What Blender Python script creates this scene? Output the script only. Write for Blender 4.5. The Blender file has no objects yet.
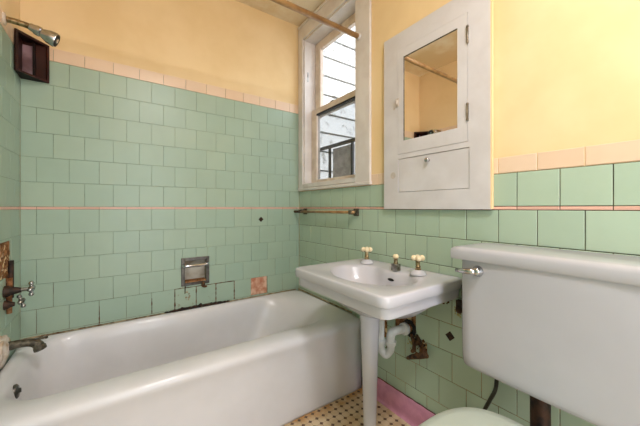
import bpy, bmesh, math, random
from mathutils import Vector, Matrix, noise
random.seed(7)
PI = math.pi
scene = bpy.context.scene
COL = scene.collection

# ------------------------------------------------------------------ materials
def lin(c):
    return tuple(((v/255)/12.92 if v/255 <= .04045 else ((v/255+.055)/1.055)**2.4) for v in c) + (1.,)

class NT:
    def __init__(s, name):
        s.m = bpy.data.materials.new(name); s.m.use_nodes = True
        s.t = s.m.node_tree; s.t.nodes.clear()
        s.out = s.t.nodes.new('ShaderNodeOutputMaterial')
        s.p = s.t.nodes.new('ShaderNodeBsdfPrincipled')
        s.t.links.new(s.p.outputs[0], s.out.inputs[0])
        g = s.t.nodes.new('ShaderNodeNewGeometry'); s.pos = g.outputs['Position']
    def n(s, ty, **kw):
        o = s.t.nodes.new(ty)
        for k, v in kw.items(): setattr(o, k, v)
        return o
    def link(s, a, b): s.t.links.new(a, b)
    def math(s, op, a, b=None, c=None, clamp=False):
        o = s.n('ShaderNodeMath', operation=op); o.use_clamp = clamp
        for i, v in enumerate((a, b, c)):
            if v is None: continue
            if isinstance(v, (int, float)): o.inputs[i].default_value = v
            else: s.link(v, o.inputs[i])
        return o.outputs[0]
    def noise(s, scale, detail=4, rough=.55, vec=None, dist=0):
        o = s.n('ShaderNodeTexNoise'); o.inputs['Scale'].default_value = scale
        o.inputs['Detail'].default_value = detail; o.inputs['Roughness'].default_value = rough
        o.inputs['Distortion'].default_value = dist
        s.link(vec or s.pos, o.inputs['Vector']); return o.outputs[0]
    def ramp(s, fac, lo, hi):
        o = s.n('ShaderNodeMapRange'); o.interpolation_type = 'SMOOTHSTEP'
        o.inputs['From Min'].default_value = lo; o.inputs['From Max'].default_value = hi
        s.link(fac, o.inputs['Value']); return o.outputs[0]
    def mix(s, fac, a, b):
        o = s.n('ShaderNodeMix', data_type='RGBA')
        if isinstance(fac, (int, float)): o.inputs['Factor'].default_value = fac
        else: s.link(fac, o.inputs['Factor'])
        for k, v in (('A', a), ('B', b)):
            i = [x for x in o.inputs if x.name == k and x.type == 'RGBA'][0]
            if isinstance(v, tuple): i.default_value = v
            else: s.link(v, i)
        return [x for x in o.outputs if x.type == 'RGBA'][0]
    def bump(s, h, strength=.3, dist=.002):
        b = s.n('ShaderNodeBump'); b.inputs['Strength'].default_value = strength
        b.inputs['Distance'].default_value = dist
        s.link(h, b.inputs['Height']); s.link(b.outputs[0], s.p.inputs['Normal'])
    def color(s, c):
        i = s.p.inputs['Base Color']
        if isinstance(c, tuple): i.default_value = c
        else: s.link(c, i)
    def set(s, rough=.5, metal=0, spec=.5, coat=0):
        s.p.inputs['Roughness'].default_value = rough
        s.p.inputs['Metallic'].default_value = metal
        s.p.inputs['Specular IOR Level'].default_value = spec
        s.p.inputs['Coat Weight'].default_value = coat
        s.p.inputs['Coat Roughness'].default_value = .08

def mottled(name, c1, c2, rough=.5, metal=0, scale=12, bump=0, bscale=40, spec=.5, coat=0, lo=.35, hi=.65):
    t = NT(name); t.set(rough, metal, spec, coat)
    t.color(t.mix(t.ramp(t.noise(scale), lo, hi), lin(c1), lin(c2)))
    if bump: t.bump(t.noise(bscale, 5), bump)
    return t.m

M = {}
M['plaster'] = mottled('painted_plaster_yellow', (238,210,164), (231,201,152), .6, scale=3, bump=.25, bscale=18, spec=.3)
t = NT('painted_ceiling'); t.set(.55, spec=.3)
n1 = t.ramp(t.noise(2.2, 5, .6), .42, .62)
t.color(t.mix(n1, lin((224,198,154)), lin((240,228,204)))); t.bump(t.noise(14, 4), .35)
M['ceiling'] = t.m
M['wood_white'] = mottled('painted_wood_white', (222,215,211), (212,203,198), .38, scale=9, bump=.2, bscale=25)
M['wood_sash'] = mottled('painted_sash', (222,206,190), (205,186,168), .4, scale=14, bump=.3, bscale=40)
M['cabinet'] = mottled('painted_cabinet', (210,205,206), (202,196,196), .4, scale=7, bump=.25, bscale=22)
M['chip'] = mottled('chipped_paint', (190,160,130), (120,95,75), .8, scale=60)
M['porcelain'] = mottled('porcelain', (198,196,203), (192,190,197), .24, scale=4, coat=.3)
M['tank'] = mottled('toilet_porcelain', (182,180,186), (177,175,181), .24, scale=4, coat=.3)
M['tub'] = mottled('enamel_tub', (216,214,218), (208,206,209), .34, scale=3, bump=.12, bscale=6, coat=.25)
M['seat'] = mottled('seat_lid', (184,192,180), (176,184,172), .3, scale=5)
M['pvc'] = mottled('white_pvc', (225,225,225), (205,205,200), .35, scale=15)
M['chrome'] = mottled('chrome', (205,205,208), (170,170,172), .15, 1, scale=30)
M['dull_chrome'] = mottled('tarnished_chrome', (176,174,170), (120,114,106), .28, 1, scale=40, bump=.3, bscale=90)
M['brass'] = mottled('worn_brass', (180,160,125), (120,100,72), .3, 1, scale=70, bump=.2, bscale=80)
M['bronze'] = mottled('corroded_bronze', (112,104,88), (66,60,50), .5, .6, scale=60, bump=.8, bscale=120)
M['rod'] = mottled('brown_rod', (176,138,92), (140,104,66), .35, .25, scale=15)
M['ivory'] = mottled('ivory_porcelain', (245,228,196), (235,212,172), .2, scale=30)
M['rust'] = mottled('rust', (112,76,46), (52,36,24), .85, .1, scale=45, bump=1, bscale=90)
M['rusty_pipe'] = mottled('rusty_pipe', (70,44,28), (28,22,18), .6, .3, scale=30, bump=.9, bscale=70)
M['hose'] = mottled('dark_tube', (52,54,44), (36,38,30), .45, .2, scale=30)
M['dark'] = mottled('dark_void', (26,20,16), (14,12,10), .9, scale=40)
M['mould'] = mottled('black_mould_and_gap_shade', (58,36,24), (20,14,10), .9, scale=60, bump=1, bscale=80)
M['caulk'] = mottled('aged_caulk', (178,160,130), (120,96,68), .7, scale=30, bump=.5)
t = NT('exposed_plaster'); t.set(.9, spec=.2)
a = t.mix(t.ramp(t.noise(26, 6, .7), .38, .62), lin((104,66,38)), lin((168,120,82)))
b = t.mix(t.ramp(t.noise(34, 4, .6), .6, .68), a, lin((214,190,160)))
t.color(t.mix(t.ramp(t.noise(18, 5, .7, dist=1), .6, .7), b, lin((40,24,16)))); t.bump(t.noise(60, 6), 1, .006)
M['bare'] = t.m
M['bare_brick'] = mottled('bare_mortar', (220,180,156), (186,120,92), .85, scale=24, bump=.5, bscale=60)
M['lath'] = mottled('rotten_lath', (120,70,38), (58,32,18), .85, scale=30, bump=1, bscale=60)
M['mahogany'] = mottled('dark_red_wood', (60,24,14), (38,15,10), .5, scale=8, spec=.25)
M['mahogany_shaded'] = mottled('red_wood_painted_shade', (30,14,10), (18,9,8), .55, scale=8, spec=.2)  # shaded copy of the red wood, the box's inner shadow put into the colour
M['panel'] = mottled('mauve_panel', (160,126,132), (110,76,80), .4, scale=9)
M['pink_base'] = mottled('pink_cove_base', (208,144,170), (192,128,154), .3, scale=20, bump=.3)
M['wet_rust'] = mottled('rust_line', (116,70,38), (64,38,22), .9, scale=70)
M['filler'] = mottled('filler_spot', (186,174,164), (200,186,174), .7, scale=80)
M['old_chrome'] = mottled('blackened_chrome', (112,108,104), (84,80,76), .35, .9, scale=30)
M['yellow_stain'] = mottled('yellow_stain', (176,166,104), (150,140,84), .6, scale=30)
M['siding'] = mottled('weathered_siding', (214,214,211), (140,138,132), .7, scale=11, bump=.4, bscale=30, lo=.56, hi=.70)
M['black_iron_and_shadow'] = mottled('black_iron_and_shadow', (38,40,46), (24,26,30), .5, .3, scale=20)
M['grey_board'] = mottled('weathered_grey_board', (238,236,232), (196,194,190), .85, scale=14, bump=.6)
M['ground'] = mottled('ground', (120,116,108), (96,92,86), .9, scale=5)
M['lamp_shade'] = mottled('lamp_metal', (220,220,215), (210,210,205), .4)

# glazed tiles, each tile carrying its own tint
def tile_mat(name, c1, c2, c3, rough=.2):
    t = NT(name); t.set(rough, spec=.5)
    at = t.n('ShaderNodeAttribute', attribute_name='tint')
    base = t.mix(at.outputs['Fac'], lin(c1), lin(c2))
    base = t.mix(t.math('MULTIPLY', t.ramp(t.noise(5, 5, .6), .4, .75), .5), base, lin(c3))
    # rust weeping out of the joints low over the tub
    sep = t.n('ShaderNodeSeparateXYZ'); t.link(t.pos, sep.inputs[0])
    zz = t.math('SUBTRACT', 1, t.ramp(sep.outputs[2], .40, .60))
    xx = t.math('MULTIPLY', t.ramp(sep.outputs[0], -.98, -.80), t.math('SUBTRACT', 1, t.ramp(sep.outputs[0], -.66, -.56)))
    st = t.math('MULTIPLY', t.math('MULTIPLY', zz, xx), t.ramp(t.noise(38, 6, .7), .56, .70))
    base = t.mix(st, base, lin((120,84,48)))
    t.color(base); t.bump(t.noise(9, 3), .06)
    return t.m
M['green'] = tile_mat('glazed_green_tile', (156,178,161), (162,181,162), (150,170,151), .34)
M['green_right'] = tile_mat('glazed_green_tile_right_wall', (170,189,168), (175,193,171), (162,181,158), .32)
M['liner'] = tile_mat('pink_liner', (228,182,166), (222,174,156), (210,164,144), .3)
M['pink'] = tile_mat('glazed_pink_tile', (230,202,176), (226,196,168), (220,188,158), .3)
t = NT('grout'); t.set(.9, spec=.1)
d = t.ramp(t.noise(7, 5, .7), .50, .66)
base = t.mix(d, lin((138,152,134)), lin((100,102,84)))
sep = t.n('ShaderNodeSeparateXYZ'); t.link(t.pos, sep.inputs[0])
low = t.math('SUBTRACT', 1, t.ramp(sep.outputs[2], .45, .75))
base = t.mix(t.math('MULTIPLY', low, t.ramp(t.noise(10, 4), .4, .6)), base, lin((104,66,36)))
t.color(base); M['grout'] = t.m
t = NT('grout_dark'); t.set(.9, spec=.1)
base = t.mix(t.ramp(t.noise(7, 5, .7), .4, .6), lin((88,84,62)), lin((62,54,40)))
sep = t.n('ShaderNodeSeparateXYZ'); t.link(t.pos, sep.inputs[0])
low = t.math('SUBTRACT', 1, t.ramp(sep.outputs[2], .45, .75))
base = t.mix(t.math('MULTIPLY', low, t.ramp(t.noise(10, 4), .35, .6)), base, lin((164,130,84)))
t.color(base); M['grout_dark'] = t.m

# floor: small octagons with dark dots
t = NT('mosaic_floor'); t.set(.45)
sep = t.n('ShaderNodeSeparateXYZ'); t.link(t.pos, sep.inputs[0])
P = .0385
def lat(o, off):
    f = t.math('FRACT', t.math('ADD', t.math('MULTIPLY', o, 1/P), off))
    return t.math('SUBTRACT', .5, t.math('ABSOLUTE', t.math('SUBTRACT', f, .5)))
a_, b_ = lat(sep.outputs[0], .35+50), lat(sep.outputs[1], .1+100)
s_ = t.math('ADD', a_, b_)
dot = t.math('LESS_THAN', s_, .255)
gr = t.math('MAXIMUM', t.math('LESS_THAN', t.math('MINIMUM', a_, b_), .022), t.math('LESS_THAN', s_, .29))
cream = t.mix(t.ramp(t.noise(14, 5, .6), .35, .7), lin((218,196,162)), lin((196,168,128)))
edge = t.math('MULTIPLY', t.ramp(sep.outputs[1], -.80, -.725), t.ramp(t.noise(16, 4), .35, .6))
cream = t.mix(edge, cream, lin((186,134,74)))
c = t.mix(gr, cream, lin((168,144,112)))
c = t.mix(dot, c, t.mix(t.ramp(t.noise(60), .4, .6), lin((74,50,36)), lin((100,70,50))))
t.color(c); t.bump(t.math('SUBTRACT', 1, gr), .3, .001)
M['floor'] = t.m

t = NT('window_glass'); g = t.n('ShaderNodeBsdfGlass'); g.inputs['IOR'].default_value = 1.45; g.inputs['Roughness'].default_value = 0
tr = t.n('ShaderNodeBsdfTransparent'); gl = t.n('ShaderNodeBsdfGlossy'); gl.inputs['Roughness'].default_value = .02
mx = t.n('ShaderNodeMixShader'); mx.inputs[0].default_value = .05
t.link(tr.outputs[0], mx.inputs[1]); t.link(gl.outputs[0], mx.inputs[2]); t.link(mx.outputs[0], t.out.inputs[0]); M['glass'] = t.m
t = NT('dusty_glass'); tr = t.n('ShaderNodeBsdfTransparent'); tr.inputs[0].default_value = (.74,.75,.76,1)
gl = t.n('ShaderNodeBsdfDiffuse'); gl.inputs[0].default_value = (.5,.5,.5,1)
mx = t.n('ShaderNodeMixShader'); mx.inputs[0].default_value = .12
t.link(tr.outputs[0], mx.inputs[1]); t.link(gl.outputs[0], mx.inputs[2]); t.link(mx.outputs[0], t.out.inputs[0]); M['screen_glass'] = t.m
t = NT('mirror'); t.set(.02, 1); t.color((.95,.94,.92,1)); M['mirror'] = t.m
t = NT('added_lamp_globe'); t.p.inputs['Emission Color'].default_value = (1,.96,.92,1); t.p.inputs['Emission Strength'].default_value = 24; M['globe'] = t.m

# ------------------------------------------------------------------ helpers
def root(name, loc, label=None, cat=None, group=None):
    o = bpy.data.objects.new(name, None); COL.objects.link(o)
    o.location = loc; o.empty_display_size = .05
    if label: o['label'] = label; o['category'] = cat
    if group: o['group'] = group
    return o
def origin(o):
    p = Vector((0,0,0))
    while o is not None: p += Vector(o.location); o = o.parent
    return p
def obj(name, bm, mat, parent=None, loc=None, smooth=False, bevel=0, subsurf=0, label=None, auto=None):
    """bm is in world coordinates; the object gets its origin at loc (or its parent's)"""
    base = origin(parent) if parent else Vector((0,0,0))
    here = base if loc is None else Vector(loc)
    bmesh.ops.recalc_face_normals(bm, faces=bm.faces)
    bmesh.ops.translate(bm, verts=bm.verts, vec=-here)
    me = bpy.data.meshes.new(name); bm.to_mesh(me); bm.free()
    o = bpy.data.objects.new(name, me); COL.objects.link(o)
    if mat: me.materials.append(mat if not isinstance(mat, str) else M[mat])
    if parent: o.parent = parent
    o.location = here - base
    if smooth:
        for p in me.polygons: p.use_smooth = True
    if auto is not None:
        for p in me.polygons: p.use_smooth = True
        for e in me.edges: pass
        me.set_sharp_from_angle(angle=auto)
    if bevel:
        m = o.modifiers.new('b', 'BEVEL'); m.width = bevel; m.segments = 2; m.limit_method = 'ANGLE'; m.angle_limit = .6
    if subsurf:
        m = o.modifiers.new('s', 'SUBSURF'); m.levels = m.render_levels = subsurf
    if label: o['label'] = label
    return o
def tag(o, label, cat, group=None):
    o['label'] = label; o['category'] = cat
    if group: o['group'] = group
    return o
def struct(o): o['kind'] = 'structure'; return o
def box(bm, x0, x1, y0, y1, z0, z1):
    v = [bm.verts.new(p) for p in ((x0,y0,z0),(x1,y0,z0),(x1,y1,z0),(x0,y1,z0),(x0,y0,z1),(x1,y0,z1),(x1,y1,z1),(x0,y1,z1))]
    for f in ((3,2,1,0),(4,5,6,7),(0,1,5,4),(1,2,6,5),(2,3,7,6),(3,0,4,7)): bm.faces.new([v[i] for i in f])
    return v
def B(*boxes):
    bm = bmesh.new()
    for b in boxes: box(bm, *b)
    return bm
def tube(bm, pts, rad, seg=14, cap=True):
    """tube through pts; rad number or list"""
    pts = [Vector(p) for p in pts]; n = len(pts)
    rad = rad if isinstance(rad, (list, tuple)) else [rad]*n
    prev = None; rings = []
    for i, p in enumerate(pts):
        d = (pts[min(i+1, n-1)] - pts[max(i-1, 0)]).normalized()
        if prev is None:
            up = Vector((0,0,1)) if abs(d.z) < .9 else Vector((1,0,0))
            u = d.cross(up).normalized()
        else: u = (prev - d*prev.dot(d)).normalized()
        prev = u; w = d.cross(u)
        rings.append([bm.verts.new(p + (u*math.cos(2*PI*k/seg) + w*math.sin(2*PI*k/seg))*rad[i]) for k in range(seg)])
    for a, b in zip(rings, rings[1:]):
        for k in range(seg): bm.faces.new((a[k], a[(k+1)%seg], b[(k+1)%seg], b[k]))
    if cap: bm.faces.new(rings[0][::-1]); bm.faces.new(rings[-1])
    return bm
def lathe(bm, c, prof, axis=(0,0,1), seg=24):
    """prof: (distance along axis, radius)"""
    c = Vector(c); ax = Vector(axis).normalized()
    return tube_axis(bm, c, ax, prof, seg)
def tube_axis(bm, c, ax, prof, seg):
    u = ax.cross(Vector((0,0,1)) if abs(ax.z) < .9 else Vector((1,0,0))).normalized(); w = ax.cross(u)
    rings = [[bm.verts.new(c + ax*h + (u*math.cos(2*PI*k/seg)+w*math.sin(2*PI*k/seg))*max(r,1e-4)) for k in range(seg)] for h, r in prof]
    for a, b in zip(rings, rings[1:]):
        for k in range(seg): bm.faces.new((a[k], a[(k+1)%seg], b[(k+1)%seg], b[k]))
    bm.faces.new(rings[0][::-1]); bm.faces.new(rings[-1]); return bm
def ball(bm, c, r, sx=1, sy=1, sz=1, seg=14):
    ret = bmesh.ops.create_uvsphere(bm, u_segments=seg, v_segments=max(6, seg//2), radius=r)
    bmesh.ops.scale(bm, verts=ret['verts'], vec=(sx,sy,sz)); bmesh.ops.translate(bm, verts=ret['verts'], vec=c)
def bez(p, n=16):
    """Catmull-Rom through points"""
    p = [Vector(q) for q in p]; q = [p[0]*2-p[1]] + p + [p[-1]*2-p[-2]]; out = []
    for i in range(1, len(q)-2):
        for k in range(n):
            t_ = k/n; a, b, c_, d_ = q[i-1:i+3]
            out.append(.5*((2*b)+(c_-a)*t_+(2*a-5*b+4*c_-d_)*t_*t_+(3*b-a-3*c_+d_)*t_**3))
    out.append(p[-1]); return out
def rr_radius(th, x0, x1, y0, y1, r, cx, cy):
    """distance from (cx,cy) to a rounded rectangle along angle th"""
    dx, dy = math.cos(th), math.sin(th)
    mx, my, hx, hy = (x0+x1)/2, (y0+y1)/2, (x1-x0)/2, (y1-y0)/2
    lo, hi = 0, 4
    for _ in range(40):
        m = (lo+hi)/2; px, py = cx+dx*m-mx, cy+dy*m-my
        rr = r(px, py) if callable(r) else r
        rr = min(rr, hx, hy)
        qx, qy = abs(px)-hx+rr, abs(py)-hy+rr
        d_ = math.hypot(max(qx,0), max(qy,0)) + min(max(qx,qy),0) - rr
        if d_ < 0: lo = m
        else: hi = m
    return lo
def loft(bm, rings, close_first=True, close_last=True):
    rs = [[bm.verts.new(p) for p in r] for r in rings]
    n = len(rs[0])
    for a, b in zip(rs, rs[1:]):
        for k in range(n): bm.faces.new((a[k], a[(k+1)%n], b[(k+1)%n], b[k]))
    if close_first: bm.faces.new(rs[0][::-1])
    if close_last: bm.faces.new(rs[-1])
    return bm
def sub_rects(rects, hole):
    out = []; h0, h1, k0, k1 = hole
    for (a0, a1, b0, b1) in rects:
        if h1 <= a0 or h0 >= a1 or k1 <= b0 or k0 >= b1: out.append((a0,a1,b0,b1)); continue
        if a0 < h0: out.append((a0, h0, b0, b1))
        if a1 > h1: out.append((h1, a1, b0, b1))
        m0, m1 = max(a0,h0), min(a1,h1)
        if b0 < k0: out.append((m0, m1, b0, k0))
        if b1 > k1: out.append((m0, m1, k1, b1))
    return out

XL = -1.535; YF = -3.0; ZC = 2.434
# plane maps (a, z, d): a along the wall, d out into the room
MAP = {'back': lambda a, z, d: (a, -d, z), 'right': lambda a, z, d: (-d, a, z), 'left': lambda a, z, d: (XL+d, a, z)}
def tile(bm, lay, mp, a0, a1, z0, z1, d=0, gap=.0012, tint=None, bev=.0016, thick=.006):
    if a1-a0 < .006 or z1-z0 < .006: return
    a0 += gap; a1 -= gap; z0 += gap; z1 -= gap
    tl = random.uniform(-.0004, .0004); tw = random.uniform(-.0004, .0004)
    bk = [(a0,z0),(a1,z0),(a1,z1),(a0,z1)]
    fr = [(a0+bev,z0+bev),(a1-bev,z0+bev),(a1-bev,z1-bev),(a0+bev,z1-bev)]
    V0 = [bm.verts.new(mp(a,z,d-thick)) for a,z in bk]
    V1 = [bm.verts.new(mp(a,z,d-.0012)) for a,z in bk]
    V2 = [bm.verts.new(mp(a,z,d+tl*(1 if i in(0,3) else -1)+tw*(1 if i<2 else -1))) for i,(a,z) in enumerate(fr)]
    tn = random.random() if tint is None else tint
    for A_, B_ in ((V0,V1),(V1,V2)):
        for k in range(4):
            f = bm.faces.new((A_[k],A_[(k+1)%4],B_[(k+1)%4],B_[k])); f[lay] = tn
    f = bm.faces.new(V2); f[lay] = tn
def field(name, side, mat, rows, a_lo, a_hi, holes, parent, d=0, pitch=.1213):
    gp = .0012 if side == 'right' else .0007
    """rows: (z0, z1, phase)"""
    bm = bmesh.new(); lay = bm.faces.layers.float.new('tint'); mp = MAP[side]
    for z0, z1, ph in rows:
        k = math.floor((a_lo-ph)/pitch)
        while ph + k*pitch < a_hi:
            a0, a1 = max(a_lo, ph+k*pitch), min(a_hi, ph+(k+1)*pitch); k += 1
            rects = [(a0, a1, z0, z1)]
            for h in holes: rects = sub_rects(rects, h)
            tn = random.random()
            for r in rects: tile(bm, lay, mp, *r, d=d, tint=tn, gap=gp, bev=gp*1.2)
    return obj(name, bm, mat, parent)
def slab(side, rects, d0, d1):
    bm = bmesh.new(); mp = MAP[side]
    for a0, a1, z0, z1 in rects:
        p, q = mp(a0, z0, d0), mp(a1, z1, d1)
        box(bm, min(p[0],q[0]), max(p[0],q[0]), min(p[1],q[1]), max(p[1],q[1]), min(p[2],q[2]), max(p[2],q[2]))
    return bm

# ------------------------------------------------------------------ walls
T = .1213
Z0, Z1 = 1.018, 1.031                       # the thin pink line
RU = .1204
rows_down = lambda A_, B_, n: [(Z0-T*(k+1), Z0-T*k, A_ if k%2==0 else B_) for k in range(n)]
rows_up = lambda A_, B_, n: [(Z1+RU*k, Z1+RU*(k+1), B_ if k%2==0 else A_) for k in range(n)]
ZT = Z1+RU*6                                # 1.753
# back wall
soap_hole = (-.829, -.681, .553, .708)
wb = struct(obj('wall_back', slab('back', sub_rects([(XL-.12, .12, 0, ZC)], soap_hole), -.12, -.006), 'plaster'))
upper = obj('plaster', slab('back', [(XL, 0, ZT+.06, ZC)], -.006, -.001), 'plaster', wb)
A_, B_ = -1.479, -1.418
bare_back = (-.391, -.269, Z0-T*5, Z0-T*4)
dia = lambda a, z, r: (a-r, a+r, z-r, z+r)
field('green_tiles', 'back', 'green', rows_down(A_, B_, 6) + rows_up(A_, B_, 6), XL, 0, [soap_hole, bare_back], wb)
field('pink_trim_tiles', 'back', 'pink', [(ZT, ZT+.066, B_)], XL, 0, [(-1.44, XL+.0, ZT, ZT+.02)], wb, d=.002)
field('pink_liner', 'back', 'liner', [(Z0, Z1, A_)], XL, 0, [], wb, d=.0005)
obj('grout', slab('back', sub_rects(sub_rects([(XL, 0, .2, ZT+.066)], soap_hole), bare_back), -.006, -.0018), 'grout', wb)
# left wall
wl = struct(obj('wall_left', B((XL-.12, XL-.006, YF-.1, 0, 0, ZC)), 'plaster'))
hl1, hl2 = (-.30, -.140, .735, .885), (-.215, -.115, .60, .74)
rows_l = rows_down(-.03, -.09, 8) + rows_up(-.03, -.09, 6)
field('green_tiles', 'left', 'green', rows_l, YF, 0, [hl1, hl2], wl)
field('pink_trim_tiles', 'left', 'pink', [(ZT, ZT+.066, -.09)], YF, 0, [], wl, d=.002)
field('pink_liner', 'left', 'liner', [(Z0, Z1, -.03)], YF, 0, [], wl, d=.0005)
obj('plaster', slab('left', [(YF, 0, ZT+.06, ZC)], -.006, -.001), 'plaster', wl)
obj('grout', slab('left', sub_rects(sub_rects([(YF, 0, .0, ZT+.066)], hl1), hl2), -.006, -.0018), 'grout', wl)
def rough_patch(name, side, rect, mat, parent, amp=.006, d=-.004, n=22, label=None):
    bm = bmesh.new(); mp = MAP[side]; a0, a1, z0, z1 = rect; g = []
    for i in range(n+1):
        row = []
        for j in range(n+1):
            a = a0+(a1-a0)*i/n; z = z0+(z1-z0)*j/n
            e = min(i, n-i, j, n-j)
            dd = d + amp*(noise.noise(Vector((a*40, z*40, d*9)))) if e > 0 else -.006
            row.append(bm.verts.new(mp(a, z, min(dd, -.0008) if amp < .012 else dd)))
        g.append(row)
    for i in range(n):
        for j in range(n): bm.faces.new((g[i][j], g[i+1][j], g[i+1][j+1], g[i][j+1]))
    return obj(name, bm, mat, parent, smooth=True, label=label)
rough_patch('exposed_patch', 'back', bare_back, 'bare_brick', wb, .003, -.003, label='square patch of bare reddish mortar where a tile is missing')
rough_patch('exposed_patch', 'left', hl1, 'bare', wl, .008, label='brown rotten patch where tiles fell off')
rough_patch('exposed_patch', 'left', hl2, 'bare', wl, .008, label='narrow patch of broken plaster above the valves')
# right wall
WY0, WY1, WZ0, WZ1 = -.665, -.073, 1.19, 2.295     # window opening
win_hole = (WY0, WY1, WZ0, WZ1)
wr = struct(obj('wall_right', slab('right', sub_rects([(YF-.1, .12, 0, ZC)], win_hole), -.14, -.006), 'plaster'))
obj('plaster', slab('right', sub_rects([(YF, 0, Z1+RU, ZC)], win_hole), -.006, -.001), 'plaster', wr)
A_, B_ = -.953, -1.0135
b1 = (-1.074, -.953, .414, .60); b2 = (-.897, -.842, .345, .44); b3 = (-1.135, -1.095, .350, .405)
hb = [b1, b2, b3]
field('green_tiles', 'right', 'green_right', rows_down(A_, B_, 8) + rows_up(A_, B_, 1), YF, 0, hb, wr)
ZP = Z1+RU
field('pink_trim_tiles', 'right', 'pink', [(ZP, ZP+.060, A_)], YF, 0, [(-1.45, 0, ZP+.01, ZP+.06)][:0] + [win_hole], wr, d=.002)
field('pink_liner', 'right', 'liner', [(Z0, Z1, B_)], YF, 0, [], wr, d=.0005)
obj('grout', slab('right', sub_rects(sub_rects(sub_rects(sub_rects([(YF, 0, 0, ZP+.061)], b1), b2), b3), win_hole), -.006, -.0018), 'grout_dark', wr)
rough_patch('exposed_patch', 'right', b1, 'bare', wr, .008, label='brown hole in the tiles around the waste pipe')
rough_patch('exposed_patch', 'right', b2, 'bare', wr, .008)
rough_patch('exposed_patch', 'right', b3, 'bare', wr, .008)
def joint(pts, rad, parent, mat='wet_rust'):
    n = 24; out = []
    P0, P1 = Vector(pts[0]), Vector(pts[1])
    for i in range(n+1): out.append(P0.lerp(P1, i/n))
    bm = bmesh.new(); tube(bm, out, [rad*(.35+1.1*abs(noise.noise(Vector(p)*33))) for p in out], 6)
    return obj('rusty_joint', bm, mat, parent)
zr = Z0-T*4
joint([(-.875,0,zr),(-.51,0,zr)], .0036, wb)
for x_ in (-.872,-.751,-.630,-.509): joint([(x_,0,zr),(x_,0,.41)], .0050, wb)
for x_ in (-1.236,-.993): joint([(x_,0,.50),(x_,0,.41)], .0035, wb)
for x_ in (-1.418,): joint([(x_,0,.655),(x_,0,.60)], .0012, wb)
def diamond(side, a, z, r, parent):
    bm = bmesh.new(); mp = MAP[side]
    pts = [(a-r,z),(a,z-r),(a+r,z),(a,z+r)]
    q = [(a-r*.45,z),(a,z-r*.45),(a+r*.45,z),(a,z+r*.45)]
    V0 = [bm.verts.new(mp(x,y,.0012)) for x,y in pts]; V1 = [bm.verts.new(mp(x,y,.0002)) for x,y in q]
    V3 = [bm.verts.new(mp(x,y,-.004)) for x,y in pts]
    for k in range(4):
        bm.faces.new((V0[k],V0[(k+1)%4],V1[(k+1)%4],V1[k])); bm.faces.new((V3[k],V3[(k+1)%4],V0[(k+1)%4],V0[k]))
    bm.faces.new(V1)
    return obj('diamond_hole', bm, 'mould', parent)
diamond('back', -.316, .944, .019, wb); diamond('right', -1.248, .482, .021, wr)
# wall behind the camera, with a doorway
struct(obj('wall_front', slab('back', sub_rects([(XL-.12, .14, 0, ZC)], (-1.25, -.45, 0, 2.03)), -YF+0-.0, -YF+.12) if False else
   B((XL-.12,-1.25,YF-.12,YF,0,ZC), (-.45,.14,YF-.12,YF,0,ZC), (-1.25,-.45,YF-.12,YF,2.03,ZC)), 'plaster'))
dr = struct(obj('door_1', B((-1.33,-1.25,YF,YF+.02,0,2.11), (-.45,-.37,YF,YF+.02,0,2.11), (-1.25,-.45,YF,YF+.02,2.03,2.11)), 'wood_white', bevel=.003))
struct(obj('floor', B((XL-.12, .14, YF-1.2, .12, -.08, 0)), 'floor'))
struct(obj('ceiling', B((XL-.12, .14, YF-.12, .12, ZC, ZC+.1)), 'ceiling'))
# pink cove base
bm = bmesh.new()
prof = [(-.001,.112),(-.006,.112),(-.010,.106),(-.011,.04),(-.013,.02),(-.017,.006),(-.022,.0),(-.001,.0)]
ra = [[bm.verts.new((x,y,z)) for x,z in prof] for y in (-.735, YF)]
for k in range(len(prof)): bm.faces.new((ra[0][k], ra[0][(k+1)%8], ra[1][(k+1)%8], ra[1][k]))
bm.faces.new(ra[0]); bm.faces.new(ra[1][::-1])
bs = struct(obj('baseboard_right', bm, 'pink_base', auto=.7))
bm = bmesh.new()
pts = [(-.004+.001*math.sin(i*2.1), -.74-i*.02, .1125+.0015*noise.noise(Vector((i*.9,0,0)))) for i in range(60)]
tube(bm, pts, [.0022+.0022*abs(noise.noise(Vector((i*.7,3,0)))) for i in range(60)], 6)
obj('rusty_joint', bm, 'wet_rust', bs, label='rust brown joint along the top edge')

# ------------------------------------------------------------------ window
w = struct(root('window_1', (0, -.37, 1.157)))
w['kind'] = 'structure'
bv = .004
obj('casing', B((-.016,.0,-.786,WY0,1.157,2.395)), 'wood_white', w, bevel=bv)
obj('casing', B((-.014,.0,WY1,-.010,1.157,2.395)), 'wood_white', w, bevel=bv)
obj('head_casing', B((-.015,.0,WY0,WY1,WZ1,2.395), (-.020,-.0,-.790,-.010,2.395,2.412)), 'wood_white', w, bevel=bv)
obj('sill', B((-.020,.0,-.790,-.010,1.155,1.174), (-.015,.14,WY0,WY1,1.176,1.205)), 'wood_white', w, bevel=bv)
obj('jamb', B((-.002,.14,WY1-.012,WY1-.0005,1.2,WZ1-.001), (-.002,.14,WY0+.0005,WY0+.012,1.2,WZ1-.001), (-.002,.14,WY0+.012,WY1-.012,WZ1-.013,WZ1-.001)), 'wood_white', w, bevel=.001)
def sash(x, z0, z1, bot, top, nm, glass):
    s = obj(nm, B((x,x+.032,WY1-.082,WY1-.013,z0,z1), (x,x+.032,WY0+.013,WY0+.05,z0,z1),
      (x,x+.032,WY0+.05,WY1-.082,z0,z0+bot), (x,x+.032,WY0+.05,WY1-.082,z1-top,z1)), 'wood_sash', w, bevel=.004)
    g = bmesh.new(); box(g, x+.014, x+.017, WY0+.045, WY1-.077, z0+bot-.005, z1-top+.005)
    obj('pane', g, glass, s)
    return s
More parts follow.
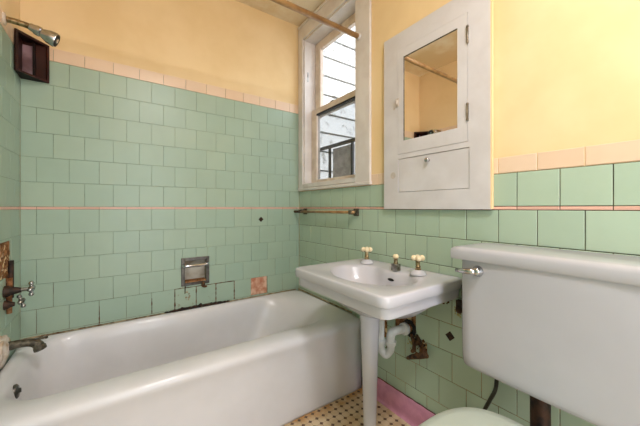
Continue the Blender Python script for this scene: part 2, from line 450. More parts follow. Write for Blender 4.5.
sash(.092, 1.715, 2.281, .045, .062, 'upper_sash', 'glass')
lo = sash(.058, 1.205, 1.765, .030, .040, 'lower_sash', 'screen_glass')
bm = B((.0575,.072,WY0+.05,WY1-.082,1.713,1.7245)); obj('rail_shadow_strip', bm, 'black_iron_and_shadow', lo)  # black strip stands in for the gap shadow under the meeting rail
bm = B((.06,.080,-.355,-.32,1.765,1.770)); ball(bm, (.07,-.335,1.771), .007, 1, 1.6, .7); obj('sash_lock', bm, 'bronze', lo)
bm = B((.020,.030,WY1-.016,WY1-.012,1.98,2.05)); obj('sash_pulley', bm, 'dull_chrome', w)

# outside: neighbour's clapboard wall
pit = .2215
nb = root('neighbouring_house_wall', (1.9,.8,-.1), 'white weathered clapboard wall of the house outside the window', 'wall')
M['shadow_gap'] = mottled('board_gap_shadow', (58,54,50), (40,38,36), .9, scale=20)  # near-black backing colour paints the shadow lines between clapboards
bm = bmesh.new()
for k in range(19):
    zb = -.1 + k*pit
    g0 = .013+.004*noise.noise(Vector((k*.7,0,0)))
    v = [(0.22, zb+g0, .8-.020), (3.6, zb+g0, .8-.020), (3.6, zb+pit, .8), (0.22, zb+pit, .8)]
    f0 = [bm.verts.new((x, y, z)) for x, z, y in v]; f1 = [bm.verts.new((x, .83, z)) for x, z, y in v]
    bm.faces.new(f0)
    for i in range(4): bm.faces.new((f0[i], f0[(i+1)%4], f1[(i+1)%4], f1[i]))
obj('clapboards', bm, 'siding', nb)
obj('sheathing', B((.22,3.6,.815,.86,-.1,4.1)), 'shadow_gap', nb)
nb2 = struct(obj('ground', B((.14,4,-4,1,-.4,-.1)), 'ground'))
g = root('window_guard', (.2,-.3,1.1), 'black iron railing just outside the lower window pane', 'railing')
obj('top_rail', B((.19,.21,-.75,.06,1.490,1.513)), 'black_iron_and_shadow', g)
obj('bottom_rail', B((.19,.21,-.75,.06,1.10,1.115)), 'black_iron_and_shadow', g)
for y in (.035, -.132, -.395, -.66): obj('post', B((.192,.208,y-.008,y+.008,1.115,1.49)), 'black_iron_and_shadow', g)
for s_ in (.06, -.735): obj('wall_bracket', B((.14,.19,s_-.015,s_,1.49,1.513)), 'black_iron_and_shadow', g)
bm = B((.224,.236,-.385,-.14,1.2,1.485)); bd = obj('weathered_board', bm, 'grey_board', g, label='weathered grey board behind the bars')

# ------------------------------------------------------------------ bathtub
cx, cy = -.78, -.36
TO = (XL+.002, -.014)
def rr_tub(R_, L_): return lambda px, py: (R_ if px > 0 else L_)
def ring(x0, x1, y0, y1, z, r, c=(cx,cy), extra=(), N=120):
    out = []
    for th in angs: 
        q = rr_radius(th, x0, x1, y0, y1, r, *c); out.append((c[0]+math.cos(th)*q, c[1]+math.sin(th)*q, z))
    return out
angs = [2*PI*k/120 for k in range(120)]
corn = [math.atan2(y-cy, x-cx) % (2*PI) for x in TO for y in (-.722, -.003)]
for c_ in corn:
    i = min(range(120), key=lambda k: abs(angs[k]-c_)); angs[i] = c_
angs.sort()
bm = bmesh.new()
R0 = [(-.722, .0, 0), (-.722, .012, 0), (-.720, .17, 0), (-.722, .30, 0), (-.727, .335, 0), (-.732,.352,0), (-.7345, .366, .001), (-.732, .378, .002), (-.723, .388, .004), (-.708, .395, .007), (-.688, .3995, .012), (-.665,.402,.018), (-.642, .4018, .026), (-.626,.398,.034)]
rg = [ring(TO[0]+i, TO[1]-i*.8, y0, -.003-i, z, (.004+i if i < .010 else rr_tub(.16*min(1,(i-.006)/.028)+.01, .13*min(1,(i-.006)/.028)+.01))) for y0, z, i in R0]
rg += [ring(XL+.050, -.062, -.614, -.044, .389, rr_tub(.27,.15)),
       ring(XL+.058, -.085, -.606, -.052, .372, rr_tub(.27,.15)),
       ring(XL+.068, -.115, -.600, -.060, .340, rr_tub(.27,.15)),
       ring(XL+.080, -.160, -.594, -.072, .26, rr_tub(.26,.15)),
       ring(XL+.095, -.220, -.584, -.086, .17, rr_tub(.25,.16)),
       ring(XL+.125, -.290, -.562, -.110, .11, rr_tub(.23,.15)),
       ring(XL+.165, -.370, -.530, -.150, .078, rr_tub(.19,.14)),
       ring(XL+.22, -.50, -.49, -.21, .066, .12),
       ring(XL+.36, -.60, -.42, -.30, .060, .05)]
loft(bm, rg)
tub = root('bathtub', (-.775,-.36,0), 'long white enamel bathtub along the green tiled back wall', 'bathtub')
obj('tub_body', bm, 'tub', tub, smooth=True)
bm = bmesh.new(); lathe(bm, (XL+.064,-.40,.338), [(-.01,.026),(.006,.026),(.010,.021),(.011,.009),(.017,.008)], (1,0,.12)); obj('overflow_plate', bm, 'old_chrome', tub, smooth=True)
bm = bmesh.new(); lathe(bm, (-1.25,-.36,.063), [(0,.032),(.004,.032),(.006,.024),(.002,.012)]); obj('drain', bm, 'dull_chrome', tub, auto=.6)
bm = bmesh.new(); tube(bm, [(x/100, -.004, .401) for x in range(-153, 0, 3)], [.0035+.0025*abs(noise.noise(Vector((i*.8,0,0)))) for i in range(51)], 6)
tube(bm, [(-.008, -y/100, .400) for y in range(0, 66, 3)], .0045, 6)
obj('caulk_bead', bm, 'caulk', tub)
bm = bmesh.new(); pts = [(-.93+i*.008, -.005, .404+.003*noise.noise(Vector((i*.5,1,0)))) for i in range(50)]
tube(bm, pts, [max(.0018, (.019*max(0,math.sin(PI*i/49))**.5)*(.45+.9*abs(noise.noise(Vector((i*.37,5,0)))))) for i in range(50)], 7)
obj('mould_streak', bm, 'mould', tub, label='blackened mould in the joint behind the tub')
bm = bmesh.new(); pts = [(-1.50+i*.011, -.005, .403) for i in range(50)]
tube(bm, pts, [.0015+.004*max(0, noise.noise(Vector((i*.6,9,0)))) for i in range(50)], 6); obj('mould_streak', bm, 'wet_rust', tub)

# tub spout
sp = root('tub_spout', (XL,-.26,.465), 'dark corroded tub spout sticking out of the left wall', 'spout')
bm = bmesh.new(); path = bez([(XL+.02,-.26,.466),(XL+.05,-.26,.468),(XL+.085,-.26,.463),(XL+.105,-.26,.448),(XL+.112,-.26,.428)], 8)
tube(bm, path, [.0185-.003*math.sin(PI*min(1,i/24)) + (.003 if i > 26 else 0) for i in range(len(path))], 16); obj('spout_body', bm, 'bronze', sp, smooth=True)
bm = bmesh.new(); lathe(bm, (XL,-.26,.465), [(0,.024),(.010,.023),(.02,.018),(.024,.017)], (1,0,0)); obj('flange', bm, 'bronze', sp, auto=.6)
bm = bmesh.new(); tube(bm, [(XL+.090,-.26,.462),(XL+.098,-.26,.472),(XL+.115,-.26,.474),(XL+.130,-.26,.474)], [.006,.005,.005,.004], 10); ball(bm,(XL+.130,-.26,.474),.006); ball(bm,(XL+.114,-.26,.477),.006); obj('diverter_lever', bm, 'bronze', sp, smooth=True)
# plaster blob round the spout
bm = bmesh.new(); ret = bmesh.ops.create_icosphere(bm, subdivisions=4, radius=1)
for v in bm.verts:
    n_ = noise.noise(v.co*2.3)*.25+1; v.co = Vector((v.co.x*.022*n_, v.co.y*.062*n_, v.co.z*.062*n_)) + Vector((XL, -.275, .455))
pb = obj('plaster_patch', bm, 'caulk', wl, smooth=True, label='lumpy pale plaster patch around the spout')
pb.data.materials[0] = mottled('pale_patching_plaster', (214,206,196), (176,150,122), .8, scale=22, bump=.8)

# shower arm and head
SZh = 1.790
sh = root('wall_shower', (XL,-.25,SZh), 'old metal shower head on a short arm high on the left wall', 'shower head')
bm = bmesh.new(); lathe(bm, (XL,-.25,SZh), [(0,.026),(.006,.024),(.010,.014)], (1,0,0)); obj('escutcheon', bm, 'wood_sash', sh, smooth=True)
bm = bmesh.new(); tube(bm, bez([(XL,-.25,SZh),(XL+.03,-.25,SZh),(XL+.065,-.25,SZh-.003),(XL+.085,-.25,SZh-.008)],6), .0115, 14); obj('arm', bm, 'brass', sh, smooth=True)
d_ = Vector((.88,0,-.34)).normalized()
hd = Vector((XL+.078,-.25,SZh-.005))
bm = bmesh.new(); lathe(bm, hd, [(0,.014),(.012,.016),(.02,.020),(.034,.021),(.038,.017),(.043,.019),(.062,.028),(.084,.031),(.090,.029)], d_, 28); obj('ball_joint', bm, 'chrome', sh, auto=.6)
bm = bmesh.new(); c_ = hd+d_*.0895; lathe(bm, c_, [(0,.0265),(.002,.026)], d_); obj('spray_face', bm, 'dark', sh)
bm = bmesh.new(); lathe(bm, c_+d_*.002, [(0,.010),(.002,.009)], d_); obj('spray_nozzle', bm, 'chrome', sh)

# tub valves
def cross_handle(bm, c, ax, r, arm, tip):
    ax = Vector(ax).normalized(); u = ax.cross(Vector((0,0,1))).normalized(); v_ = ax.cross(u)
    for k in range(4):
        a = PI/4*0 + k*PI/2; d2 = u*math.cos(a)+v_*math.sin(a)
        tube(bm, [Vector(c), Vector(c)+d2*arm], [r, r*.8], 8); ball(bm, Vector(c)+d2*arm, tip, seg=10)
    ball(bm, c, r*1.6)
vv = (-1.535, -.235, .683)
V = root('tub_valve', vv, 'upper tub valve with chrome cross handle on the left wall', 'valve', 'tub valves')
bm = bmesh.new(); lathe(bm, vv, [(-.004,.024),(.012,.022),(.02,.016),(.035,.014),(.05,.010)], (1,0,0)); obj('valve_body', bm, 'rusty_pipe', V, auto=.7)
bm = bmesh.new(); tube(bm, [(XL+.045,-.235,.684),(XL+.078,-.235,.685)], .008, 10); obj('stem', bm, 'dull_chrome', V)
bm = bmesh.new(); cross_handle(bm, (XL+.080,-.235,.684), (1,0,0), .0075, .023, .0095); obj('cross_handle', bm, 'chrome', V, smooth=True)
vv = (-1.535, -.235, .628)
V = root('tub_valve', vv, 'lower tub valve with small dull handle, below the upper one', 'valve', 'tub valves')
bm = bmesh.new(); lathe(bm, vv, [(-.004,.020),(.010,.018),(.018,.012),(.03,.008)], (1,0,0)); obj('valve_body', bm, 'rusty_pipe', V, auto=.7)
bm = bmesh.new(); cross_handle(bm, (XL+.050,-.235,.636), (1,0,.3), .0065, .021, .0085); obj('cross_handle', bm, 'dull_chrome', V, smooth=True)
bm = bmesh.new(); tube(bm, [(XL+.008,-.205,.585),(XL+.008,-.205,.66),(XL+.006,-.19,.73)], .009, 10); V_ = obj('pipe', bm, 'bare', wl, smooth=True)
bm = bmesh.new(); tube(bm, [(XL+.004,-.165,.64),(XL+.004,-.165,.80)], .010, 8); obj('pipe', bm, 'rusty_pipe', wl, smooth=True)

# ------------------------------------------------------------------ soap dish in the back wall
x0, x1, z0, z1 = soap_hole
s = root('soap_dish', ((x0+x1)/2, 0, z0), 'rusty chrome recessed soap dish with grab bar above the bathtub', 'soap dish')
e = .0018
M['old_chrome'] = mottled('blackened_chrome', (112,108,104), (84,80,76), .35, .9, scale=30)
M['niche'] = mottled('stained_niche_metal', (196,190,178), (150,138,120), .5, .2, scale=9)
obj('frame', B((x0-.009,x0+.012,-.006,.0,z0-.009,z1+.009), (x1-.012,x1+.009,-.006,.0,z0-.009,z1+.009), (x0+.012,x1-.012,-.006,.0,z1-.012,z1+.009), (x0+.012,x1-.012,-.006,0,z0-.009,z0+.008)), 'old_chrome', s, bevel=.002)
obj('recess', B((x0+e,x0+.004,-.0,.055,z0+e,z1-e), (x1-.004,x1-e,0,.055,z0+e,z1-e), (x0+.004,x1-.004,0,.055,z1-.004,z1-e), (x0+.004,x1-.004,0,.055,z0+e,z0+.004), (x0+.004,x1-.004,.052,.055,z0+.004,z1-.004)), 'niche', s)
bm = bmesh.new(); tube(bm, bez([(x0+.004,-.004,z1-.035),(x0+.006,-.026,z1-.037),(x0+.025,-.032,z1-.037),(x1-.025,-.032,z1-.037),(x1-.006,-.026,z1-.037),(x1-.004,-.004,z1-.035)],6), .0105, 12); obj('grab_bar', bm, 'chrome', s, smooth=True)
bm = bmesh.new(); box(bm, x0+.012, x1-.012, -.016, .045, z0+.012, z0+.020)
obj('tray', bm, 'bare', s, bevel=.003, label='rusted soap tray')
bm = bmesh.new(); ball(bm, (x1-.03,-.008,z0-.012), .012, 1, .8, 1.6); ball(bm, (x1-.018,-.006,z0-.028), .010, 1.4, .6, .7); obj('rust_drip', bm, 'rust', s, smooth=True)
bm = bmesh.new(); tube(bm, [(x0+.014,-.002,z0-.008),(x0+.013,-.002,z0-.055)], .003, 6); obj('rust_drip', bm, 'rust', s, smooth=True)

# ------------------------------------------------------------------ corner box
zb, zt = 1.638, 1.822; px_, py_ = -1.437, -.112
k_ = root('corner_shelf_box', (XL+.02,-.02,zb), 'small dark reddish wooden triangular box hung in the corner under the shower head', 'shelf')
def tri(z0, z1, inset=.0):
    bm = bmesh.new(); P3 = [(XL+.003,-.004),(px_-inset,-.004),(XL+.003,py_+inset)]
    a = [bm.verts.new((x,y,z0)) for x,y in P3]; b = [bm.verts.new((x,y,z1)) for x,y in P3]
    bm.faces.new(a[::-1]); bm.faces.new(b)
    for i in range(3): bm.faces.new((a[i],a[(i+1)%3],b[(i+1)%3],b[i]))
    return bm
obj('bottom_board', tri(zb, zb+.008), 'mahogany_shaded', k_)
obj('top_board', tri(zt-.008, zt), 'mahogany_shaded', k_)
obj('back_board', B((XL+.003,px_-.002,-.010,-.003,zb+.008,zt-.008)), 'mahogany', k_)
obj('side_board', B((XL+.003,XL+.010,py_+.004,-.010,zb+.008,zt-.008)), 'mahogany', k_)
F0, F1 = Vector((XL+.003,py_,0)), Vector((px_,-.004,0)); fd = (F1-F0).normalized(); fn = Vector((fd.y,-fd.x,0))
def fbox(s0, s1, z0, z1, th=.008):
    bm = bmesh.new(); c4 = [F0+fd*s0, F0+fd*s1, F0+fd*s1-fn*-th, F0+fd*s0-fn*-th]
    a = [bm.verts.new((p.x,p.y,z0)) for p in c4]; b = [bm.verts.new((p.x,p.y,z1)) for p in c4]
    bm.faces.new(a[::-1]); bm.faces.new(b)
    for i in range(4): bm.faces.new((a[i],a[(i+1)%4],b[(i+1)%4],b[i]))
    return bm
L_ = (F1-F0).length
obj('stile', fbox(0,.010,zb,zt), 'mahogany', k_); obj('stile', fbox(L_-.010,L_,zb,zt), 'mahogany', k_)
obj('rail', fbox(.010,L_-.010,zt-.010,zt), 'mahogany', k_); obj('rail', fbox(.010,L_-.010,zb,zb+.008), 'mahogany', k_)
bm = B((XL+.0105,-1.488,-.016,-.0105,zb+.009,zt-.024)); obj('mauve_panel', bm, 'panel', k_, label='paler mauve panel at the back of the box')  # flat mauve panel, paler than the boards around it
obj('divider', B((-1.4875,-1.480,-.030,-.0105,zb+.009,zt-.009)), 'mahogany_shaded', k_)

# ------------------------------------------------------------------ towel bar
s = root('towel_bar', (0,-.38,1.0), 'dark bronze towel bar under the window', 'towel bar')
bm = bmesh.new(); tube(bm, [(-.045,-.085,.998),(-.045,-.69,1.0)], .0085, 12); obj('bar', bm, 'rod', s, smooth=True)
for y in (-.10, -.665):
    bm = bmesh.new(); box(bm, -.012, 0, y-.019, y+.019, .978, 1.022); tube(bm, [(-.01,y,1),(-.045,y,1.0)], [.013,.011], 12); box(bm, -.058,-.032,y-.012,y+.012,.987,1.013)
    obj('bracket', bm, 'bronze', s, bevel=.003)
bm = bmesh.new(); tube(bm, [(-.045,-.085,.998),(-.045,-.012,.998)], .010, 10); obj('end_piece', bm, 'rust', s)

# ------------------------------------------------------------------ curtain rod
s = root('shower_curtain_rod', (-.77,-.70,2.01), 'brown metal shower curtain rod high over the bathtub', 'curtain rod')
bm = bmesh.new(); tube(bm, [(XL+.004,-.70,2.01),(-.018,-.70,2.01)], .0145, 16); obj('rod', bm, 'rod', s, smooth=True)
for x, a in ((XL+.001,1),(-.0165,-1)):
    bm = bmesh.new(); lathe(bm, (x,-.70,2.01), [(0,.019),(.004,.0185),(.007,.017),(.012,.0155)], (a,0,0)); obj('flange', bm, 'rod' if a > 0 else 'wood_white', s, smooth=True)

# ------------------------------------------------------------------ medicine cabinet
s = root('medicine_cabinet', (0,-1.156,1.02), 'white painted wooden wall cabinet with mirror door right of the window', 'cabinet')
cy0, cy1 = -1.418, -.895
FX = -.020
dy0, dy1, dz0, dz1 = -1.335, -.986, 1.288, 1.801
py0, py1, pz0, pz1 = -1.341, -.986, 1.102, 1.266
rects = sub_rects(sub_rects([(cy0,cy1,1.02,1.885)], (dy0,dy1,dz0,dz1)), (py0,py1,pz0,pz1))
bm = bmesh.new()
for a0,a1,b0,b1_ in rects: box(bm, FX, -.0035, a0, a1, b0, b1_)
bmesh.ops.remove_doubles(bm, verts=bm.verts, dist=1e-5)
obj('face_frame', bm, 'cabinet', s)
obj('side_edge', B((FX+.002,-.0035,cy0-.006,cy0-.0005,1.022,1.885)), 'plaster', s)
gp = .0016
my0, my1, mz0, mz1 = -1.292, -1.020, 1.351, 1.758
rects = sub_rects([(dy0+gp,dy1-gp,dz0+gp,dz1-gp)], (my0,my1,mz0,mz1))
bm = bmesh.new()
for a0,a1,b0,b1_ in rects: box(bm, FX-.001, -.0045, a0, a1, b0, b1_)
D = obj('door', bm, 'cabinet', s)
obj('mirror', B((FX+.002,-.006,my0,my1,mz0,mz1)), 'mirror', D)
obj('mirror_bead', B((FX-.0005,FX+.0075,my1-.003,my1,mz0,mz1), (FX-.0005,FX+.0075,my0,my1-.003,mz1-.003,mz1)), 'bronze', D, label='dark edge of the mirror')
bm = bmesh.new(); ball(bm, (FX-.010,-.985,1.545), .009, .7, .8, 1.5); box(bm, FX-.004,FX-.001,-.993,-.975,1.525,1.565); obj('latch', bm, 'filler', D, smooth=False)
for z in (1.711, 1.405):
    bm = bmesh.new(); tube(bm, [(FX-.004,-1.3355,z-.035),(FX-.004,-1.3355,z+.035)], .0042, 8)
    for q in range(3): tube(bm, [(FX-.004,-1.3355,z-.03+q*.03-.002),(FX-.004,-1.3355,z-.03+q*.03+.002)], .0055, 8)
    obj('hinge', bm, 'dull_chrome', D)
Fl = obj('flap', B((FX+.003,-.0045,py0+gp,py1-gp,pz0+gp,pz1-gp)), 'cabinet', s, bevel=.0015)
bm = bmesh.new(); lathe(bm, (FX+.003,-1.157,1.238), [(0,.006),(.008,.005),(.012,.010),(.018,.011),(.022,.006)], (-1,0,0)); obj('knob', bm, 'chrome', Fl, smooth=True)
obj('gap', B((-.0044,-.0036,cy0+.05,cy1-.05,1.06,1.84)), 'mould', s)  # dark sheet behind door and flap, paints the shade in their gaps
for (y, z, a) in ((-.955,1.188,.017), (-.962,1.52,.006)):
    bm = bmesh.new(); tube_axis(bm, Vector((FX-.0002,y,z)), Vector((-1,0,0)), [(0,a),(.0004,a*.9)], 9)
    obj('paint_patch', bm, 'filler', s)

# ------------------------------------------------------------------ sink
SX0, SY0, SY1, SZ = -.462, -1.308, -.716, .739
sc = (-.24, -1.024)
angs = [2*PI*k/144 for k in range(144)]
for x in (SX0, -.002):
    for y in (SY0, SY1):
        c_ = math.atan2(y-sc[1], x-sc[0]) % (2*PI); i = min(range(144), key=lambda k: abs(angs[k]-c_)); angs[i] = c_
angs.sort()
fr = lambda R_: (lambda px, py: R_ if px < 0 else .006)
def sring(inset, z, R_=.034): return ring(SX0+inset, -.002, SY0+inset, SY1-inset, z, fr(R_), c=sc)
def ell(cx_, cy_, ax, ay, z, bump=0, zf=None):
    out = []
    for th in angs:
        # ellipse radius from sc, flattened where the tap ledge pushes in
        d2 = (math.cos(th), math.sin(th)); ox, oy = sc[0]-cx_, sc[1]-cy_
        A = (d2[0]/ax)**2+(d2[1]/ay)**2; Bq = 2*(ox*d2[0]/ax**2+oy*d2[1]/ay**2); Cq = (ox/ax)**2+(oy/ay)**2-1
        q = (-Bq+math.sqrt(max(Bq*Bq-4*A*Cq,0)))/(2*A)
        dth = ((th+PI) % (2*PI))-PI
        q *= 1-bump*math.exp(-(dth/.55)**4)
        out.append((sc[0]+d2[0]*q, sc[1]+d2[1]*q, z))
    return out
bm = bmesh.new()
R = [ell(-.20,-1.02,.06,.06,.560), ell(-.20,-1.02,.10,.11,.566), ell(-.205,-1.02,.15,.20,.60), ell(-.215,-1.02,.19,.245,.635), sring(.034,.649,.03), sring(.016,.657,.034), sring(.014,.664,.034), sring(.013,.694,.034), sring(.019,.6985,.034), sring(.002,.6995,.036), sring(0,.703,.036), sring(0,.7325,.036), sring(.002,.7365,.036), sring(.006,.7385,.036), sring(.012,SZ,.036), sring(.030,SZ-.0005,.04),
     ell(-.235,-1.015,.162,.222,SZ-.004,.20), ell(-.235,-1.015,.154,.212,SZ-.008,.22), ell(-.235,-1.015,.147,.203,SZ-.020,.24), ell(-.235,-1.015,.138,.190,SZ-.055,.24), ell(-.235,-1.015,.115,.155,SZ-.095,.18), ell(-.235,-1.015,.075,.10,SZ-.122,.1), ell(-.235,-1.015,.03,.03,SZ-.128)]
# keep back edge against wall: clip x
R = [[(min(x,-.002), y, z) for x,y,z in r] for r in R]
loft(bm, R)
sk = root('bathroom_sink', (-.233,-1.02,0), 'white porcelain wall sink on a single tapered leg beside the bathtub', 'sink')
obj('basin', bm, 'porcelain', sk, auto=.75)
bm = bmesh.new(); lathe(bm, (-.238,-1.012,0), [(0,.034),(.01,.034),(.018,.029),(.06,.0275),(.30,.034),(.50,.041),(.54,.043),(.57,.048)], seg=32); obj('leg', bm, 'porcelain', sk, smooth=True)
bm = bmesh.new(); lathe(bm, (-.233,-1.015,SZ-.129), [(0,.022),(.003,.022),(.004,.016),(.001,.012)]); obj('drain', bm, 'chrome', sk, auto=.6)
bm = bmesh.new(); ball(bm, (-.150,-1.055,SZ-.036), .011, .5, 1.7, .6); obj('overflow_hole', bm, 'dark', sk, smooth=True)
def tap(y, x=-.088, nm='faucet', lab=''):
    s = root(nm, (x,y,SZ), lab, 'faucet', 'pair of sink taps')
    bm = bmesh.new(); lathe(bm, (x,y,SZ-.002), [(0,.034),(.004,.0345),(.010,.031),(.018,.022),(.021,.013)]); obj('base_flange', bm, 'porcelain', s, smooth=True)
    bm = bmesh.new(); lathe(bm, (x,y,SZ+.016), [(0,.012),(.006,.014),(.010,.010),(.018,.012),(.022,.009),(.044,.0085),(.047,.012)]); obj('stem', bm, 'brass', s, auto=.8)
    bm = bmesh.new()
    for k in range(4):
        a = PI/4+k*PI/2; tube(bm, [(x,y,SZ+.068),(x+.016*math.cos(a),y+.016*math.sin(a),SZ+.070)], [.011,.010], 10); ball(bm, (x+.0175*math.cos(a),y+.0175*math.sin(a),SZ+.070), .0125, seg=12)
    lathe(bm, (x,y,SZ+.058), [(0,.008),(.004,.013),(.016,.014),(.022,.009),(.024,.004)]); obj('cross_handle', bm, 'ivory', s, smooth=True)
    return s
tap(-.838, lab='left sink tap with ivory cross handle and brass stem')
tap(-1.153, lab='right sink tap with ivory cross handle, the one nearer the toilet')
x, y = -.105, -1.045
s = root('pop_up_knob', (x,y,SZ), 'small brass and chrome pop-up knob between the two sink taps', 'knob')
obj('chrome_block', B((x-.015,x+.015,y-.016,y+.016,SZ-.001,SZ+.030)), 'dull_chrome', s, bevel=.002)
bm = bmesh.new(); lathe(bm, (x,y,SZ+.030), [(0,.011),(.010,.009),(.022,.010),(.026,.012)]); obj('stem', bm, 'brass', s, auto=.8)
bm = bmesh.new(); lathe(bm, (x,y,SZ+.054), [(0,.008),(.003,.013),(.012,.0135),(.018,.010),(.020,.003)]); obj('cap', bm, 'ivory', s, smooth=True)

# waste trap
WY, WZ = -1.026, .442
s = root('waste_trap', (-.10,-1.02,.33), 'white plastic waste trap under the sink', 'pipe')
bm = bmesh.new()
pth = bez([(.0,WY,WZ),(-.050,WY+.004,WZ+.001),(-.076,WY+.014,WZ-.002),(-.091,WY+.021,WZ-.016),(-.093,WY+.023,WZ-.052)], 8)
tube(bm, pth, .0200, 18); obj('waste_arm', bm, 'pvc', s, smooth=True)
bm = bmesh.new()
pth = bez([(-.090,WY+.023,WZ-.050),(-.091,WY+.023,WZ-.085),(-.096,WY+.030,WZ-.104),(-.106,WY+.041,WZ-.117),(-.116,WY+.052,WZ-.104),(-.121,WY+.058,WZ-.085),(-.123,WY+.058,WZ-.02),(-.13,WY+.05,WZ+.05),(-.19,WY+.006,WZ+.125)], 8)
tube(bm, pth, .0175, 18); obj('u_bend', bm, 'pvc', s, smooth=True)
bm = bmesh.new(); lathe(bm, (-.091,WY+.023,WZ-.070), [(0,.0205),(.004,.0245),(.020,.0265),(.024,.0235)], seg=14); obj('slip_nut', bm, 'pvc', s, auto=.5)
bm = bmesh.new(); lathe(bm, (-.121,WY+.058,WZ-.070), [(0,.0205),(.004,.023),(.022,.023),(.026,.0205)], seg=14); obj('slip_nut', bm, 'pvc', s, auto=.5)
bm = bmesh.new(); lathe(bm, (-.032,WY,WZ), [(0,.022),(.004,.029),(.018,.029),(.022,.022)], (1,0,0), seg=14); obj('slip_nut', bm, 'pvc', s, auto=.5)
bm = bmesh.new()
for i in range(30):
    a = 2*PI*i/30; rr = .030+.008*noise.noise(Vector((i*.8,2,0)))
    ball(bm, (-.001, WY-.012+rr*math.cos(a), WZ+.004+rr*math.sin(a)), .010, .6, 1, 1, seg=8)
obj('dark_gap', bm, 'dark', s, smooth=True)
# rusty stop valve
s = root('stop_valve', (0,-1.095,.37), 'rusty corroded stop valve low on the tiles under the sink', 'valve')
bm = bmesh.new(); tube(bm, bez([(0,-1.09,.40),(-.025,-1.09,.395),(-.04,-1.095,.375),(-.042,-1.10,.365)],5), .0085, 10); lathe(bm, (0,-1.09,.40), [(0,.02),(.005,.018),(.008,.01)], (-1,0,0)); obj('supply_stub', bm, 'rust', s, smooth=True)
bm = bmesh.new(); tube(bm, [(-.042,-1.060,.322),(-.042,-1.085,.338),(-.042,-1.13,.362),(-.042,-1.168,.376)], [.007,.011,.014,.009], 10)
tube(bm, [(-.042,-1.14,.36),(-.034,-1.145,.405)], [.010,.007], 8)
for i in range(14): ball(bm, (-.042+random.uniform(-.010,.010), -1.09-random.random()*.075, .362+random.uniform(-.008,.022)), random.uniform(.005,.009), seg=8)
obj('valve_body', bm, 'rust', s, smooth=True)
bm = bmesh.new(); tube(bm, [(-.008,-1.056,.425),(-.012,-1.066,.41),(-.020,-1.078,.395),(-.030,-1.09,.38)], [.006,.009,.007,.009], 8); obj('corroded_pipe', bm, 'rust', s, smooth=True)
# wall bracket of the sink and stains
bm = bmesh.new(); box(bm, -.020, 0, -1.318, -1.3085, .655, .716); box(bm, -.020, 0, -1.318, -1.285, .618, .648); ball(bm, (-.014,-1.296,.612), .016, .8, .9, 1.1)
s = obj('sink_bracket', bm, 'rusty_pipe', loc=(0,-1.315,.62)); tag(s, 'rusty iron bracket at the wall between sink and toilet tank', 'bracket')
def splat(side, a, z, r, n, mat, parent, seed):
    random.seed(seed); bm = bmesh.new(); mp = MAP[side]
    for i in range(n):
        aa, zz = a+random.gauss(0, r*.5), z+random.gauss(0, r*.5); q = random.uniform(.1,.32)*r
        c0 = [bm.verts.new(mp(aa+q*random.uniform(.6,1.2)*math.cos(2*PI*k/7), zz+q*random.uniform(.6,1.2)*math.sin(2*PI*k/7), .0007+.0002*i/n)) for k in range(7)]
        bm.faces.new(c0)
    return obj('stain', bm, mat, parent)
splat('right', -1.225, .630, .024, 20, 'rust', wr, 3)
splat('right', -1.285, .60, .03, 20, 'yellow_stain', wr, 12)
splat('right', -1.10, .40, .03, 26, 'rust', wr, 4)
splat('right', -1.046, .372, .022, 12, 'yellow_stain', wr, 5)
splat('left', -.17, .72, .03, 18, 'rust', wl, 8)
splat('back', -.80, .47, .022, 8, 'caulk', wb, 9)


# ------------------------------------------------------------------ toilet
tl = root('toilet', (-.42,-1.625,0), 'white toilet with a wide wall tank right of the sink', 'toilet')
TY0, TY1 = -1.92, -1.402; tc = (-.10, -1.665)
angs = [2*PI*k/120 for k in range(120)]
def tring(x0, y0, y1, z, r): return ring(x0, -.008, y0, y1, z, r, c=tc)
bm = bmesh.new()
fr2 = lambda R_: (lambda px, py: R_ if px < 0 else .008)
def brg(ins, z, R_=.022):
    r_ = tring(-.2+ins, TY0+ins, TY1-ins, z, fr2(R_)); out = []
    for x, y, zz in r_:   # slightly bowed front
        f_ = max(0, 1-((y-tc[1])/.26)**2); out.append((x-(.010*f_ if x < -.12 else 0), y, zz))
    return out
loft(bm, [brg(.03,.492,.02), brg(.012,.494,.025), brg(.005,.499), brg(.002,.510), brg(.001,.53), brg(0,.62), brg(0,.80), brg(0,.856)])
obj('tank', bm, 'tank', tl, auto=.9)
bm = bmesh.new()
def lrg(ins, z): return tring(-.216+ins, TY0-.026+ins, TY1+.028-ins, z, fr2(.012))
loft(bm, [lrg(.012,.853), lrg(.002,.853), lrg(0,.857), lrg(0,.880), lrg(.002,.887), lrg(.008,.892), lrg(.02,.894), lrg(.05,.895)])
obj('tank_lid', bm, 'tank', tl, auto=.9)
bm = bmesh.new(); lathe(bm, (-.199,-1.466,.822), [(0,.018),(.006,.018),(.012,.015),(.020,.013),(.026,.009)], (-1,0,0)); tube(bm, [(-.220,-1.464,.822),(-.223,-1.445,.820),(-.224,-1.403,.817)], [.011,.010,.006], 14); obj('flush_lever', bm, 'chrome', tl, smooth=True)
bc = (-.46, -1.625)
def oval(ax, ay, z, sx=0):
    e_ = .72
    return [(bc[0]+sx+ax*math.copysign(abs(math.cos(a))**(e_ if math.cos(a)>0 else 1), math.cos(a)), bc[1]+ay*math.copysign(abs(math.sin(a))**(e_ if math.cos(a)>0 else 1), math.sin(a)), z+(.006 if z>.37 else 0)) for a in [2*PI*k/64 for k in range(64)]]
bm = bmesh.new(); loft(bm, [oval(.215,.175,.395), oval(.226,.186,.398), oval(.230,.19,.404), oval(.229,.189,.414), oval(.222,.182,.420), oval(.19,.16,.424), oval(.10,.08,.426)]); 
obj('seat_lid', bm, 'seat', tl, smooth=True, label='pale closed seat lid')
